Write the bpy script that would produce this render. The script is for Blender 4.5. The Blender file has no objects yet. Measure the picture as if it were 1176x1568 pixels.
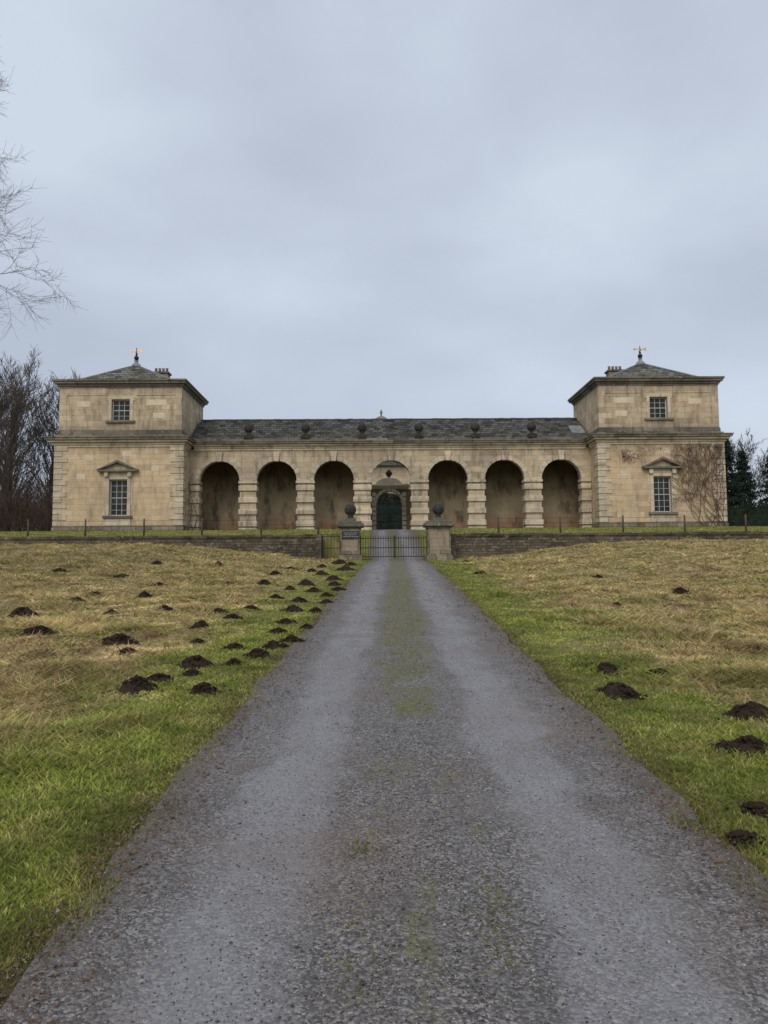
import bpy, bmesh, math, random
import numpy as np
from mathutils import Matrix, Vector, Euler
R=math.radians
random.seed(3); rng=np.random.default_rng(5)
S=bpy.context.scene
S.view_settings.view_transform='Standard'
S.view_settings.look='None'
S.view_settings.exposure=0

# ---------------------------------------------------------------- helpers
def ss(a,b,x):
    t=np.clip((np.asarray(x,float)-a)/(b-a),0,1); return t*t*(3-2*t)
def vnoise(x,y,sc,seed=0):
    x=np.asarray(x,float)/sc; y=np.asarray(y,float)/sc
    xi=np.floor(x); yi=np.floor(y); fx=x-xi; fy=y-yi
    fx=fx*fx*(3-2*fx); fy=fy*fy*(3-2*fy)
    def h(a,b):
        v=np.sin(a*127.1+b*311.7+seed*74.7)*43758.5453
        return v-np.floor(v)
    return (h(xi,yi)*(1-fx)+h(xi+1,yi)*fx)*(1-fy)+(h(xi,yi+1)*(1-fx)+h(xi+1,yi+1)*fx)*fy
def xr(y): return -1.25+.0278*np.clip(y,-40,45)
def gz(x,y):
    x,y=np.broadcast_arrays(np.asarray(x,float),np.asarray(y,float))
    dx=np.abs(x-xr(y))
    f=.055*np.clip(y,-40,45)-.13*ss(33,42,y)*(1-ss(5,11,dx))
    f=f+.80*ss(3,15,dx)*ss(8,42,y)*(1-ss(60,200,np.abs(x)))
    rel=(vnoise(x,y,1.4,1)-.5)*.12+(vnoise(x,y,.55,2)-.5)*.07+(vnoise(x,y,.7,3)-.5)*.15*ss(3,5,dx)
    f=f+rel*ss(1.7,3.2,dx)
    t=np.clip((y-45)/11,0,1)
    ter=3.72+.96*t
    drv=2.345+2.33*np.clip((y-45)/12,0,1)
    b=ss(2.2,4.2,np.abs(x))
    u=drv*(1-b)+ter*b
    return np.where(y>45.02,u,f)

def mesh_np(name,V,F,mat,parent=None,smooth=False,attr=None):
    V=np.asarray(V,np.float32); F=np.asarray(F,np.int32)
    me=bpy.data.meshes.new(name)
    me.vertices.add(len(V)); me.vertices.foreach_set('co',V.ravel())
    m,k=F.shape
    me.loops.add(m*k); me.loops.foreach_set('vertex_index',F.ravel())
    me.polygons.add(m); me.polygons.foreach_set('loop_start',np.arange(m,dtype=np.int32)*k)
    if smooth: me.polygons.foreach_set('use_smooth',np.ones(m,bool))
    me.update(calc_edges=True)
    if attr is not None:
        a=me.attributes.new('shade','FLOAT','POINT'); a.data.foreach_set('value',np.asarray(attr,np.float32))
    ob=bpy.data.objects.new(name,me); S.collection.objects.link(ob)
    me.materials.append(mat)
    if parent: setpar(ob,parent)
    return ob
def setpar(ob,p):
    ob.parent=p; ob.matrix_parent_inverse=Matrix.Translation(-Vector(p.location))
def empty(name,loc):
    e=bpy.data.objects.new(name,None); e.location=loc; e.empty_display_size=.5; S.collection.objects.link(e); return e

class P:
    def __init__(s,name,mat,parent=None,bevel=0):
        s.n=name; s.m=mat; s.p=parent; s.bm=bmesh.new(); s.bv=bevel
    def box(s,x0,x1,y0,y1,z0,z1):
        if x0>x1: x0,x1=x1,x0
        v=[s.bm.verts.new(c) for c in [(x0,y0,z0),(x1,y0,z0),(x1,y1,z0),(x0,y1,z0),(x0,y0,z1),(x1,y0,z1),(x1,y1,z1),(x0,y1,z1)]]
        for f in [(3,2,1,0),(4,5,6,7),(0,1,5,4),(1,2,6,5),(2,3,7,6),(3,0,4,7)]: s.bm.faces.new([v[i] for i in f])
    def prism(s,pts,y0,y1,axis='y'):
        mk=(lambda p,t:(p[0],t,p[1])) if axis=='y' else (lambda p,t:(t,p[0],p[1]))
        a=[s.bm.verts.new(mk(p,y0)) for p in pts]; b=[s.bm.verts.new(mk(p,y1)) for p in pts]
        fs=[s.bm.faces.new(a),s.bm.faces.new(b[::-1])]
        n=len(pts)
        for i in range(n): fs.append(s.bm.faces.new([a[(i+1)%n],a[i],b[i],b[(i+1)%n]]))
        bmesh.ops.recalc_face_normals(s.bm,faces=fs)
    def lathe(s,cx,cy,prof,n=16):
        rings=[]
        for r,z in prof:
            rings.append([s.bm.verts.new((cx+r*math.cos(2*math.pi*i/n),cy+r*math.sin(2*math.pi*i/n),z)) for i in range(n)])
        for a,b in zip(rings,rings[1:]):
            for i in range(n):
                f=s.bm.faces.new([a[i],a[(i+1)%n],b[(i+1)%n],b[i]]); f.smooth=True
        s.bm.faces.new(rings[-1]); s.bm.faces.new(rings[0][::-1])
    def ball(s,cx,cy,cz,r,n=16):
        s.lathe(cx,cy,[(max(.001,r*math.sin(math.pi*i/10)),cz-r*math.cos(math.pi*i/10)) for i in range(11)],n)
    def done(s):
        me=bpy.data.meshes.new(s.n); s.bm.to_mesh(me); s.bm.free(); me.materials.append(s.m)
        ob=bpy.data.objects.new(s.n,me); S.collection.objects.link(ob)
        if s.bv:
            md=ob.modifiers.new('bevel','BEVEL'); md.width=s.bv; md.segments=1; md.limit_method='ANGLE'
        if s.p: setpar(ob,s.p)
        return ob

# ---------------------------------------------------------------- materials
class NT:
    def __init__(s,name):
        s.mat=bpy.data.materials.new(name); s.mat.use_nodes=True
        s.t=s.mat.node_tree; s.b=s.t.nodes['Principled BSDF']
        s.tc=s.t.nodes.new('ShaderNodeTexCoord')
    def n(s,k,**kw):
        n=s.t.nodes.new(k)
        for a,v in kw.items(): setattr(n,a,v)
        return n
    def l(s,a,b): s.t.links.new(a,b)
    def mth(s,op,a,b=None,c=None,clamp=False):
        n=s.n('ShaderNodeMath',operation=op,use_clamp=clamp)
        for i,v in enumerate([a,b,c]):
            if v is None: continue
            if isinstance(v,(int,float)): n.inputs[i].default_value=v
            else: s.l(v,n.inputs[i])
        return n.outputs[0]
    def noise(s,scale,detail=4,rough=.6,vec=None,stretch=None,off=0):
        n=s.n('ShaderNodeTexNoise'); n.inputs['Scale'].default_value=scale; n.inputs['Detail'].default_value=min(detail,5); n.inputs['Roughness'].default_value=rough
        src=vec or s.tc.outputs['Object']
        if stretch or off:
            m=s.n('ShaderNodeMapping'); m.inputs['Scale'].default_value=stretch or (1,1,1); m.inputs['Location'].default_value=(off,off*.7,off*.3); s.l(src,m.inputs[0]); src=m.outputs[0]
        s.l(src,n.inputs['Vector']); return n.outputs['Fac']
    def rng(s,v,a,b,c=0,d=1,smooth=False):
        n=s.n('ShaderNodeMapRange'); n.inputs[1].default_value=a; n.inputs[2].default_value=b; n.inputs[3].default_value=c; n.inputs[4].default_value=d
        if smooth: n.interpolation_type='SMOOTHSTEP'
        s.l(v,n.inputs[0]); return n.outputs[0]
    def mix(s,f,a,b,mode='MIX'):
        n=s.n('ShaderNodeMix',data_type='RGBA',blend_type=mode)
        for i,v in ((0,f),(6,a),(7,b)):
            if isinstance(v,(int,float)): n.inputs[i].default_value=v
            elif isinstance(v,tuple): n.inputs[i].default_value=(*v,1) if len(v)==3 else v
            else: s.l(v,n.inputs[i])
        return n.outputs[2]
    def bump(s,h,dist,strength=1,prev=None):
        n=s.n('ShaderNodeBump'); n.inputs['Distance'].default_value=dist; n.inputs['Strength'].default_value=strength
        s.l(h,n.inputs['Height'])
        if prev: s.l(prev,n.inputs['Normal'])
        return n.outputs[0]
    def out(s,col=None,rough=.9,nrm=None,spec=.3,metal=0):
        if col is not None:
            if isinstance(col,tuple): s.b.inputs['Base Color'].default_value=(*col,1)
            else: s.l(col,s.b.inputs['Base Color'])
        if isinstance(rough,(int,float)): s.b.inputs['Roughness'].default_value=rough
        else: s.l(rough,s.b.inputs['Roughness'])
        s.b.inputs['Specular IOR Level'].default_value=spec; s.b.inputs['Metallic'].default_value=metal
        if nrm: s.l(nrm,s.b.inputs['Normal'])
        return s.mat

def stone(name,c1,c2,bw=.95,bh=.38,mort=.010,dark=.5,grime=(.11,.09,.07),pale=(.62,.50,.36),gt=(.53,.70),bands=(),mk=.72):
    m=NT(name)
    sp=m.n('ShaderNodeSeparateXYZ'); m.l(m.tc.outputs['Object'],sp.inputs[0])
    row=m.mth('FLOOR',m.mth('DIVIDE',sp.outputs[2],bh))
    jit=m.mth('MULTIPLY',m.mth('SINE',m.mth('MULTIPLY',row,12.9)),.31*bw)
    cb=m.n('ShaderNodeCombineXYZ'); m.l(m.mth('ADD',m.mth('ADD',sp.outputs[0],sp.outputs[1]),jit),cb.inputs[0]); m.l(sp.outputs[2],cb.inputs[1])
    def brick(w,h,co,ms):
        br=m.n('ShaderNodeTexBrick'); m.l(cb.outputs[0],br.inputs['Vector'])
        br.inputs['Scale'].default_value=1; br.inputs['Brick Width'].default_value=w; br.inputs['Row Height'].default_value=h
        br.inputs['Mortar Size'].default_value=ms; br.inputs['Mortar Smooth'].default_value=.3
        for k,v in zip(('Color1','Color2','Mortar'),co): br.inputs[k].default_value=(*v,1)
        return br
    br=brick(bw,bh,(c1,c2,tuple(mk*a for a in c1)),mort)
    col=br.outputs['Color']
    b2=brick(bw,bh,((0,0,0),(1,1,1),(.5,.5,.5)),mort); sv=m.n('ShaderNodeSeparateColor'); m.l(b2.outputs['Color'],sv.inputs[0])
    col=m.mix(m.rng(sv.outputs[0],.82,1.0,0,.6),col,tuple(min(1,1.1*x) for x in pale))
    col=m.mix(m.rng(sv.outputs[0],.16,.0,0,.5),col,tuple(.52*x for x in c1))
    a=m.rng(m.noise(.45,5,.6),.35,.7)
    col=m.mix(m.mth('MULTIPLY',a,.28),col,pale)
    s0=m.rng(m.noise(.30,5,.65,off=23),.48,.62)
    col=m.mix(m.mth('MULTIPLY',s0,.38),col,(.24,.19,.14))
    s1=m.rng(m.noise(1.1,5,.7,stretch=(1.8,1.8,.4)),gt[0],gt[1])
    col=m.mix(m.mth('MULTIPLY',s1,dark),col,grime)
    s2=m.rng(m.noise(3.0,5,.75,off=7),.5,.70)
    col=m.mix(m.mth('MULTIPLY',s2,.45),col,tuple(.42*x for x in c2))
    s3=m.rng(m.noise(4,5,.75,off=13),.58,.68)
    col=m.mix(m.mth('MULTIPLY',s3,.45),col,(.58,.53,.44))
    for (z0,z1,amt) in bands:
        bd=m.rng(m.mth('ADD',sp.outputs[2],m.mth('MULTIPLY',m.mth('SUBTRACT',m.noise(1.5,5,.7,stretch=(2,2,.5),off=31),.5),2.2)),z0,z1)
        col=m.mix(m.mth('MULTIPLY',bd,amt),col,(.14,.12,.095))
    h=m.bump(m.noise(9,5,.7),.03,.7)
    h=m.bump(m.mth('SUBTRACT',1.0,br.outputs['Fac']),.015,.6,h)
    return m.out(col,.93,h,.2)

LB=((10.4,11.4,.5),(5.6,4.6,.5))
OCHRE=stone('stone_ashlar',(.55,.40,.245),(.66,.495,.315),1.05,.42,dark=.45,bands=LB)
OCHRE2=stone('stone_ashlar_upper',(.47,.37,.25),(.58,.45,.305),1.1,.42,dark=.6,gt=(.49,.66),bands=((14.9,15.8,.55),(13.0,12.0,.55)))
PALE=stone('stone_dressed',(.50,.42,.31),(.66,.57,.43),2.0,.42,.006,dark=.6,gt=(.50,.67))
GREYS=stone('stone_weathered',(.105,.095,.078),(.17,.15,.12),1.6,2.0,.008,dark=.8,grime=(.036,.036,.030),pale=(.27,.24,.18))
WALLS=stone('stone_rubble_wall',(.065,.055,.04),(.15,.125,.09),.42,.16,.02,dark=.7,grime=(.025,.028,.016),pale=(.2,.16,.11),mk=.5)
PIERS=stone('stone_gate_pier',(.15,.125,.092),(.25,.21,.15),.6,.36,.02,dark=.75,grime=(.045,.042,.033),pale=(.31,.26,.18),mk=.5)
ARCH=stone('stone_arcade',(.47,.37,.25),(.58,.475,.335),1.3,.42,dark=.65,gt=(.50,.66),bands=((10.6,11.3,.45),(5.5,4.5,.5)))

def plaster():
    m=NT('stone_loggia_plaster')
    sp=m.n('ShaderNodeSeparateXYZ'); m.l(m.tc.outputs['Object'],sp.inputs[0])
    c=m.mix(m.rng(m.noise(.5,5,.65),.35,.65),(.44,.36,.24),(.30,.23,.155))
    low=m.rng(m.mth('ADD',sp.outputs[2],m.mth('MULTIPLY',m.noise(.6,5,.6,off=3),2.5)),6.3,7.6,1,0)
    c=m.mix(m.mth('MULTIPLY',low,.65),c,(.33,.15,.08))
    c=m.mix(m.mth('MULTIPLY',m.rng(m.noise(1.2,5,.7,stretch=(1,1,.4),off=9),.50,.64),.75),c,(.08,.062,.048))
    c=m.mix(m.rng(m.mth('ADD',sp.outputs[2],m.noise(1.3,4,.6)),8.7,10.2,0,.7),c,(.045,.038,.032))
    return m.out(c,.95,m.bump(m.noise(5,5,.7),.02,.6),.1)
PLAST=plaster()

def slate(name,base=(.055,.053,.05),lich=.5,moss=(.075,.072,.032)):
    m=NT(name)
    sp=m.n('ShaderNodeSeparateXYZ'); m.l(m.tc.outputs['Object'],sp.inputs[0])
    cb=m.n('ShaderNodeCombineXYZ'); m.l(m.mth('ADD',sp.outputs[0],m.mth('MULTIPLY',sp.outputs[1],.13)),cb.inputs[0]); m.l(sp.outputs[2],cb.inputs[1])
    br=m.n('ShaderNodeTexBrick'); m.l(cb.outputs[0],br.inputs['Vector'])
    br.inputs['Scale'].default_value=1; br.inputs['Brick Width'].default_value=.46; br.inputs['Row Height'].default_value=.23
    br.inputs['Mortar Size'].default_value=.018; br.inputs['Color1'].default_value=(*tuple(b*.45 for b in base),1); br.inputs['Color2'].default_value=(*tuple(b*2.2 for b in base),1); br.inputs['Mortar'].default_value=(.01,.01,.01,1)
    c=m.mix(m.mth('MULTIPLY',m.rng(m.noise(1.2,5,.7),.48,.66),.6),br.outputs['Color'],moss)
    c=m.mix(m.mth('MULTIPLY',m.rng(m.noise(4,5,.75,off=4),.56,.70),lich),c,(.24,.24,.21))
    return m.out(c,.8,m.bump(br.outputs['Fac'],-.04,.9,m.bump(m.noise(8,4,.6),.03,.6)),.15)
SLATE=slate('roof_slate'); SLATE2=slate('roof_slate_mossy',(.095,.095,.08),.5,(.12,.10,.06))
def simple(name,c,rough=.8,ns=6,var=.35,bd=.01,spec=.3,metal=0):
    m=NT(name); f=m.rng(m.noise(ns,5,.65),.3,.7)
    return m.out(m.mix(f,tuple(x*(1-var) for x in c),tuple(min(1,x*(1+var)) for x in c)),rough,m.bump(m.noise(ns*3,4,.6),bd,.6),spec,metal)
IRON=simple('wrought_iron',(.012,.013,.014),.5)
WOODW=simple('window_paint',(.46,.45,.40),.5,var=.12,bd=.002)
GOLD=simple('gilded_metal',(.75,.42,.10),.35,metal=.8,var=.1)
LEAD=simple('lead_flashing',(.22,.23,.24),.6,2,.3)
DLEAD=simple('lead_ridge',(.07,.07,.07),.6,2,.25)
POT=simple('clay_pot',(.30,.24,.17),.9)
SIGN=simple('sign_board',(.035,.038,.042),.4,3,.2)
LETTER=simple('sign_letter',(.5,.5,.48),.5)
POST=simple('fence_post_wood',(.10,.085,.065),.9)
BARKD=simple('tree_bark',(.075,.062,.052),.95)
BARKT=simple('tree_twig',(.10,.080,.070),.95)
BARKL=simple('tree_bark_light',(.20,.185,.165),.95)
VINE=simple('vine_stem',(.115,.08,.06),.95)
VLEAF=simple('vine_leaf',(.10,.035,.022),.8)
SHRUB=simple('undergrowth_twig',(.085,.058,.042),.95)
SOIL=simple('molehill_soil',(.034,.022,.015),.95,18,.5,.03,.15)
NEED=simple('conifer_needle',(.018,.035,.024),.9,2,.5)
HEDGE=simple('hedge_leaf',(.016,.028,.014),.9,3,.5)
HEDGE2=simple('yew_leaf',(.020,.034,.028),.9,3,.5)
DIRT=simple('loggia_floor',(.22,.20,.16),.95,3)
def glass():
    m=NT('window_glass'); c=m.mix(m.rng(m.noise(1.1,3,.5),.4,.6),(.010,.012,.014),(.03,.032,.035))
    return m.out(c,.10,m.bump(m.noise(2.5,2,.5),.01,.4),.35)
GLASS=glass()

def grassmat(name,blade):
    m=NT(name)
    geo=m.n('ShaderNodeNewGeometry')
    sp=m.n('ShaderNodeSeparateXYZ'); m.l(geo.outputs['Position'],sp.inputs[0]); X,Y,Z=sp.outputs
    cb=m.n('ShaderNodeCombineXYZ'); m.l(X,cb.inputs[0]); m.l(Y,cb.inputs[1]); v=cb.outputs[0]
    cx=m.mth('ADD',m.mth('MULTIPLY',Y,.0278),-1.25)
    d=m.mth('ABSOLUTE',m.mth('SUBTRACT',X,cx))
    n1=m.noise(.55,5,.65,v)
    dd=m.mth('ADD',d,m.mth('MULTIPLY',m.mth('SUBTRACT',n1,.5),5.0))
    brown=m.rng(dd,2.2,3.9,0,1,True)
    brown=m.mth('MULTIPLY',brown,m.rng(Y,44.9,45.3,1,.15))
    brown=m.mth('MULTIPLY',brown,m.rng(Y,2.5,6.5,.45,1))
    g=m.mix(m.rng(m.noise(1.6,5,.7,v,off=3),.32,.66),(.165,.205,.034),(.33,.36,.080))
    g=m.mix(m.mth('MULTIPLY',m.rng(m.noise(5,5,.7,v,off=5),.46,.64),.6),g,(.42,.35,.14))
    g=m.mix(m.mth('MULTIPLY',m.rng(m.noise(3,5,.7,v,off=25),.52,.66),.5),g,(.10,.13,.028))
    b=m.mix(m.rng(m.noise(1.0,5,.7,v,off=9),.36,.60),(.36,.33,.105),(.72,.56,.28))
    b=m.mix(m.mth('MULTIPLY',m.rng(m.noise(1.7,5,.75,v,off=15),.50,.62),.75),b,(.33,.20,.115))
    b=m.mix(m.mth('MULTIPLY',m.rng(m.noise(2.6,5,.75,v,off=35),.52,.62),.65),b,(.27,.29,.075))
    b=m.mix(m.mth('MULTIPLY',m.rng(m.noise(8,5,.7,v,off=19),.5,.64),.6),b,(.18,.145,.065))
    c=m.mix(brown,g,b)
    e=m.mth('MULTIPLY',m.rng(m.mth('ADD',d,m.mth('MULTIPLY',m.noise(3,4,.6,v),.5)),1.72,2.1,1,0),m.rng(Y,44,46,1,.6))
    c=m.mix(m.mth('MULTIPLY',e,.35 if blade else .8),c,(.15,.10,.06))
    if blade:
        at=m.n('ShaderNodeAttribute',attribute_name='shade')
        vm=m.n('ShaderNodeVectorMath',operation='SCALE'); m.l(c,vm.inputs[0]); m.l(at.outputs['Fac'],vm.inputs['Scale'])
        m.out(vm.outputs[0],.8,None,.2)
        tr=m.n('ShaderNodeBsdfTranslucent'); m.l(vm.outputs[0],tr.inputs[0])
        ms=m.n('ShaderNodeMixShader'); ms.inputs[0].default_value=.35
        o=m.t.nodes['Material Output']; m.l(m.b.outputs[0],ms.inputs[1]); m.l(tr.outputs[0],ms.inputs[2]); m.l(ms.outputs[0],o.inputs[0])
        return m.mat
    c=m.mix(.45,c,(.06,.045,.025))
    nr=m.bump(m.noise(14,5,.75,v),.08,.9)
    return m.out(c,.95,nr,.15)
GROUND=grassmat('grass_ground',False); BLADE=grassmat('grass_blade',True)

def roadmat():
    m=NT('gravel_road')
    sp=m.n('ShaderNodeSeparateXYZ'); m.l(m.tc.outputs['Object'],sp.inputs[0]); X,Y,Z=sp.outputs
    yc=m.mth('MINIMUM',Y,45.0)
    cx=m.mth('ADD',m.mth('MULTIPLY',yc,.0278),-1.25)
    sx=m.mth('SUBTRACT',X,cx); d=m.mth('ABSOLUTE',sx)
    nw=m.noise(1.1,5,.7)
    dn=m.mth('ADD',d,m.mth('MULTIPLY',m.mth('SUBTRACT',nw,.5),.7))
    trk=m.mth('MULTIPLY',m.rng(dn,.38,.62,0,1,True),m.rng(dn,.90,1.15,1,0,True))
    vo=m.n('ShaderNodeTexVoronoi'); vo.inputs['Scale'].default_value=85; m.l(m.tc.outputs['Object'],vo.inputs['Vector'])
    sv=m.n('ShaderNodeSeparateColor'); m.l(vo.outputs['Color'],sv.inputs[0])
    base=m.mix(m.rng(m.noise(1.6,5,.75),.35,.65),(.072,.062,.058),(.155,.138,.130))
    base=m.mix(m.mth('MULTIPLY',trk,.85),base,(.27,.262,.268))
    st=m.mix(m.mth('POWER',sv.outputs[0],1.7),(.035,.030,.029),(.42,.385,.36))
    amt=m.rng(m.noise(3.2,5,.75,off=2),.32,.62,.30,.75)
    amt=m.mth('MULTIPLY',amt,m.mth('SUBTRACT',1,m.mth('MULTIPLY',trk,.4)))
    c=m.mix(amt,base,st)
    c=m.mix(m.mth('MULTIPLY',m.rng(m.noise(45,4,.8,off=8),.50,.64),.45),c,(.05,.043,.04))
    vo2=m.n('ShaderNodeTexVoronoi'); vo2.inputs['Scale'].default_value=26; m.l(m.tc.outputs['Object'],vo2.inputs['Vector'])
    s2=m.n('ShaderNodeSeparateColor'); m.l(vo2.outputs['Color'],s2.inputs[0])
    c=m.mix(m.mth('MULTIPLY',m.rng(s2.outputs[1],.88,.95),m.rng(vo2.outputs['Distance'],.20,.30,.6,0)),c,(.40,.37,.35))
    far=m.rng(Y,5,12,-.01,.22)
    ms=m.rng(m.mth('SUBTRACT',m.mth('ADD',m.noise(1.4,5,.75,stretch=(1.8,.6,1),off=21),far),m.mth('MULTIPLY',d,.25)),.50,.60)
    ms=m.mth('MULTIPLY',ms,m.rng(dn,.22,.46,1,0))
    c=m.mix(m.mth('MULTIPLY',ms,.85),c,m.mix(m.rng(m.noise(18,5,.75),.35,.65),(.05,.05,.018),(.18,.175,.05)))
    ed=m.rng(m.mth('ADD',d,m.mth('MULTIPLY',m.noise(2.4,5,.75,off=31),.8)),1.64,1.94)
    c=m.mix(m.mth('MULTIPLY',ed,.75),c,m.mix(m.noise(25,4,.7),(.04,.028,.022),(.15,.115,.085)))
    c=m.mix(m.mth('MULTIPLY',m.rng(m.noise(.7,5,.7,off=44),.48,.66),.42),c,(.16,.11,.085))
    wet=m.mth('MULTIPLY',m.rng(trk,.1,.7),m.rng(m.noise(1.5,5,.75,stretch=(2.2,.5,1),off=51),.46,.56))
    c=m.mix(m.mth('MULTIPLY',wet,.25),c,(.11,.11,.115))
    ro=m.mth('SUBTRACT',.68,m.mth('MULTIPLY',wet,.50))
    h=m.n('ShaderNodeBump'); h.inputs['Distance'].default_value=.009; m.l(m.mth('SUBTRACT',1,vo.outputs['Distance']),h.inputs['Height']); m.l(m.mth('SUBTRACT',.75,m.mth('MULTIPLY',wet,.6)),h.inputs['Strength'])
    h=m.bump(m.noise(30,4,.7),.008,.4,h.outputs[0])
    h=m.bump(m.noise(2.2,4,.6),.02,.5,h)
    return m.out(c,ro,h,.5)
ROAD=roadmat()
def peb():
    m=NT('gravel_stone'); at=m.n('ShaderNodeAttribute',attribute_name='shade')
    c=m.mix(at.outputs['Fac'],(.045,.038,.036),(.40,.37,.35)); return m.out(c,.65,None,.35)
PEB=peb()

# ---------------------------------------------------------------- terrain (one sheet)
xs=np.unique(np.concatenate([np.arange(-30,30.01,.3),[-2500,-1200,-600,-300,-150,-90,-70,-55,-45,-38,-34,34,38,45,55,70,90,150,300,600,1200,2500]]))
ys=np.unique(np.concatenate([np.arange(0,45.01,.3),[45.0],[45.08],np.arange(45.5,58,.5),[-800,-300,-100,-40,-20,-10,-6,-3,-1.5,60,64,70,80,100,140,200,400,900,2500]]))
GX,GY=np.meshgrid(xs,ys); GZ=gz(GX,GY)
V=np.stack([GX,GY,GZ],-1).reshape(-1,3)
nx=len(xs); ny=len(ys)
i,j=np.meshgrid(np.arange(nx-1),np.arange(ny-1)); a=(j*nx+i).ravel()
mesh_np('ground',V,np.stack([a,a+1,a+1+nx,a+nx],-1),GROUND,smooth=False)
ry=ys[(ys>=-20)&(ys<=58)]
nn=15
rows=[]
for y in ry:
    c=float(xr(y)); hw=1.53
    e1=(vnoise(y,0,1.3,5)-.5)*.13+(vnoise(y,0,.35,6)-.5)*.10; e2=(vnoise(y,3,1.3,7)-.5)*.13+(vnoise(y,9,.35,8)-.5)*.10
    ex=1.0 if y>45 else 0
    for k in range(nn):
        t=-1+2*k/(nn-1)
        w=hw+(e2 if t>0 else e1)+ex*.1
        x=c+t*w
        z=float(gz(x,y)) if y<=45.02 else 2.345+2.33*min(1,(y-45)/12)
        z+=.010+.030*math.exp(-(t/.25)**2)
        rows.append((x,y,z))
i,j=np.meshgrid(np.arange(nn-1),np.arange(len(ry)-1)); a=(j*nn+i).ravel()
mesh_np('gravel_road',rows,np.stack([a,a+1,a+1+nn,a+nn],-1),ROAD,smooth=True)

# ---------------------------------------------------------------- grass
def scatter(n,dmin,dmax,ang=42):
    d=np.exp(rng.uniform(math.log(dmin),math.log(dmax),n)); th=np.radians(rng.uniform(-ang,ang,n))
    return -1.36+d*np.tan(th),d
nC=130000; cx,cy=scatter(nC,1.4,44.6,46)
dr=np.abs(cx-xr(cy)); k=dr>1.45+(vnoise(cx,cy,.35,11)-.5)*.28; cx,cy=cx[k],cy[k]
tx,ty=rng.uniform(-30,30,9000),rng.uniform(45.4,56.6,9000); k=np.abs(tx)>2.0; cx=np.concatenate([cx,tx[k]]); cy=np.concatenate([cy,ty[k]])
mx_,my_=scatter(9000,2.2,44,30); dm=np.abs(mx_-xr(my_)); k=(dm<.33)&((vnoise(mx_,my_,.5,71)*.6+vnoise(mx_,my_,1.6,72)*.4)>(.68-.22*ss(6,16,my_)))
B=6
mcx,mcy=mx_[k],my_[k]
nm=len(mcx)*B
cx=np.concatenate([cx,mcx]); cy=np.concatenate([cy,mcy])
csh=np.repeat(rng.uniform(.65,1.3,len(cx))*(.7+.65*vnoise(cx,cy,.32,81))*(.8+.45*vnoise(cx,cy,1.1,82)),B)
cx=np.repeat(cx,B); cy=np.repeat(cy,B); n=len(cx)
ism=np.zeros(n,bool); ism[-nm:]=True
dist=np.abs(cy)+.5
sp=.022+.004*dist
px=cx+rng.normal(0,1,n)*sp; py=cy+rng.normal(0,1,n)*sp
keep=(np.abs(px-xr(py))>1.36)|(py>45.1)|ism; keep&=~((py>44.7)&(py<45.35)); px,py,dist,csh,ism=px[keep],py[keep],dist[keep],csh[keep],ism[keep]; n=len(px)
dr=np.abs(px-xr(py))
br=ss(2.4,4.2,dr+(vnoise(px,py,1.8,21)-.5)*3.0)*(py<45)*ss(3.0,7.5,py)
tuft=ss(.5,.8,vnoise(px,py,.8,23)); tf2=ss(.45,.9,vnoise(px,py,.28,24))
h=(.014+.016*rng.random(n)+.020*tf2*rng.random(n)+br*(.010+.12*tuft*rng.random(n)))*(1+dist*.006)
h=np.where(ism,h*.4,h)
w=(.0014+.0008*dist)*(1+rng.random(n)*.7)
lean=(.3+1.3*rng.random(n)+br*1.4)*h; la=rng.random(n)*2*np.pi
fa=rng.random(n)*np.pi
z=gz(px,py)-.006+np.where(ism,.036,0)
V=np.empty((n,3,3)); 
V[:,0]=np.stack([px-np.cos(fa)*w,py-np.sin(fa)*w,z],-1)
V[:,1]=np.stack([px+np.cos(fa)*w,py+np.sin(fa)*w,z],-1)
V[:,2]=np.stack([px+np.cos(la)*lean,py+np.sin(la)*lean,z+h],-1)
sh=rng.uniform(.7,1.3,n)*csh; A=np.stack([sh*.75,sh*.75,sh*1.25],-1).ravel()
mesh_np('grass',V.reshape(-1,3),np.arange(n*3).reshape(-1,3),BLADE,attr=A)
nS=26000; bx,by=scatter(nS,4.5,44,40); dr=np.abs(bx-xr(by)); k=(dr>2.9)&(vnoise(bx,by,1.5,41)*.5+vnoise(bx,by,.5,42)*.5>.50); bx,by=bx[k],by[k]; n=len(bx)
L=rng.uniform(.06,.26,n); w=.002+.0006*by; la=rng.random(n)*6.28; tl=rng.uniform(.5,1.5,n); z=gz(bx,by)
V=np.empty((n,3,3)); V[:,0]=np.stack([bx-w,by,z],-1); V[:,1]=np.stack([bx+w,by,z],-1)
V[:,2]=np.stack([bx+np.cos(la)*L*np.sin(tl),by+np.sin(la)*L*np.sin(tl),z+L*np.cos(tl)*.8+.01],-1)
mesh_np('dead_bracken',V.reshape(-1,3),np.arange(n*3).reshape(-1,3),simple('bracken',(.36,.22,.125),.9,3,.6))

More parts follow.
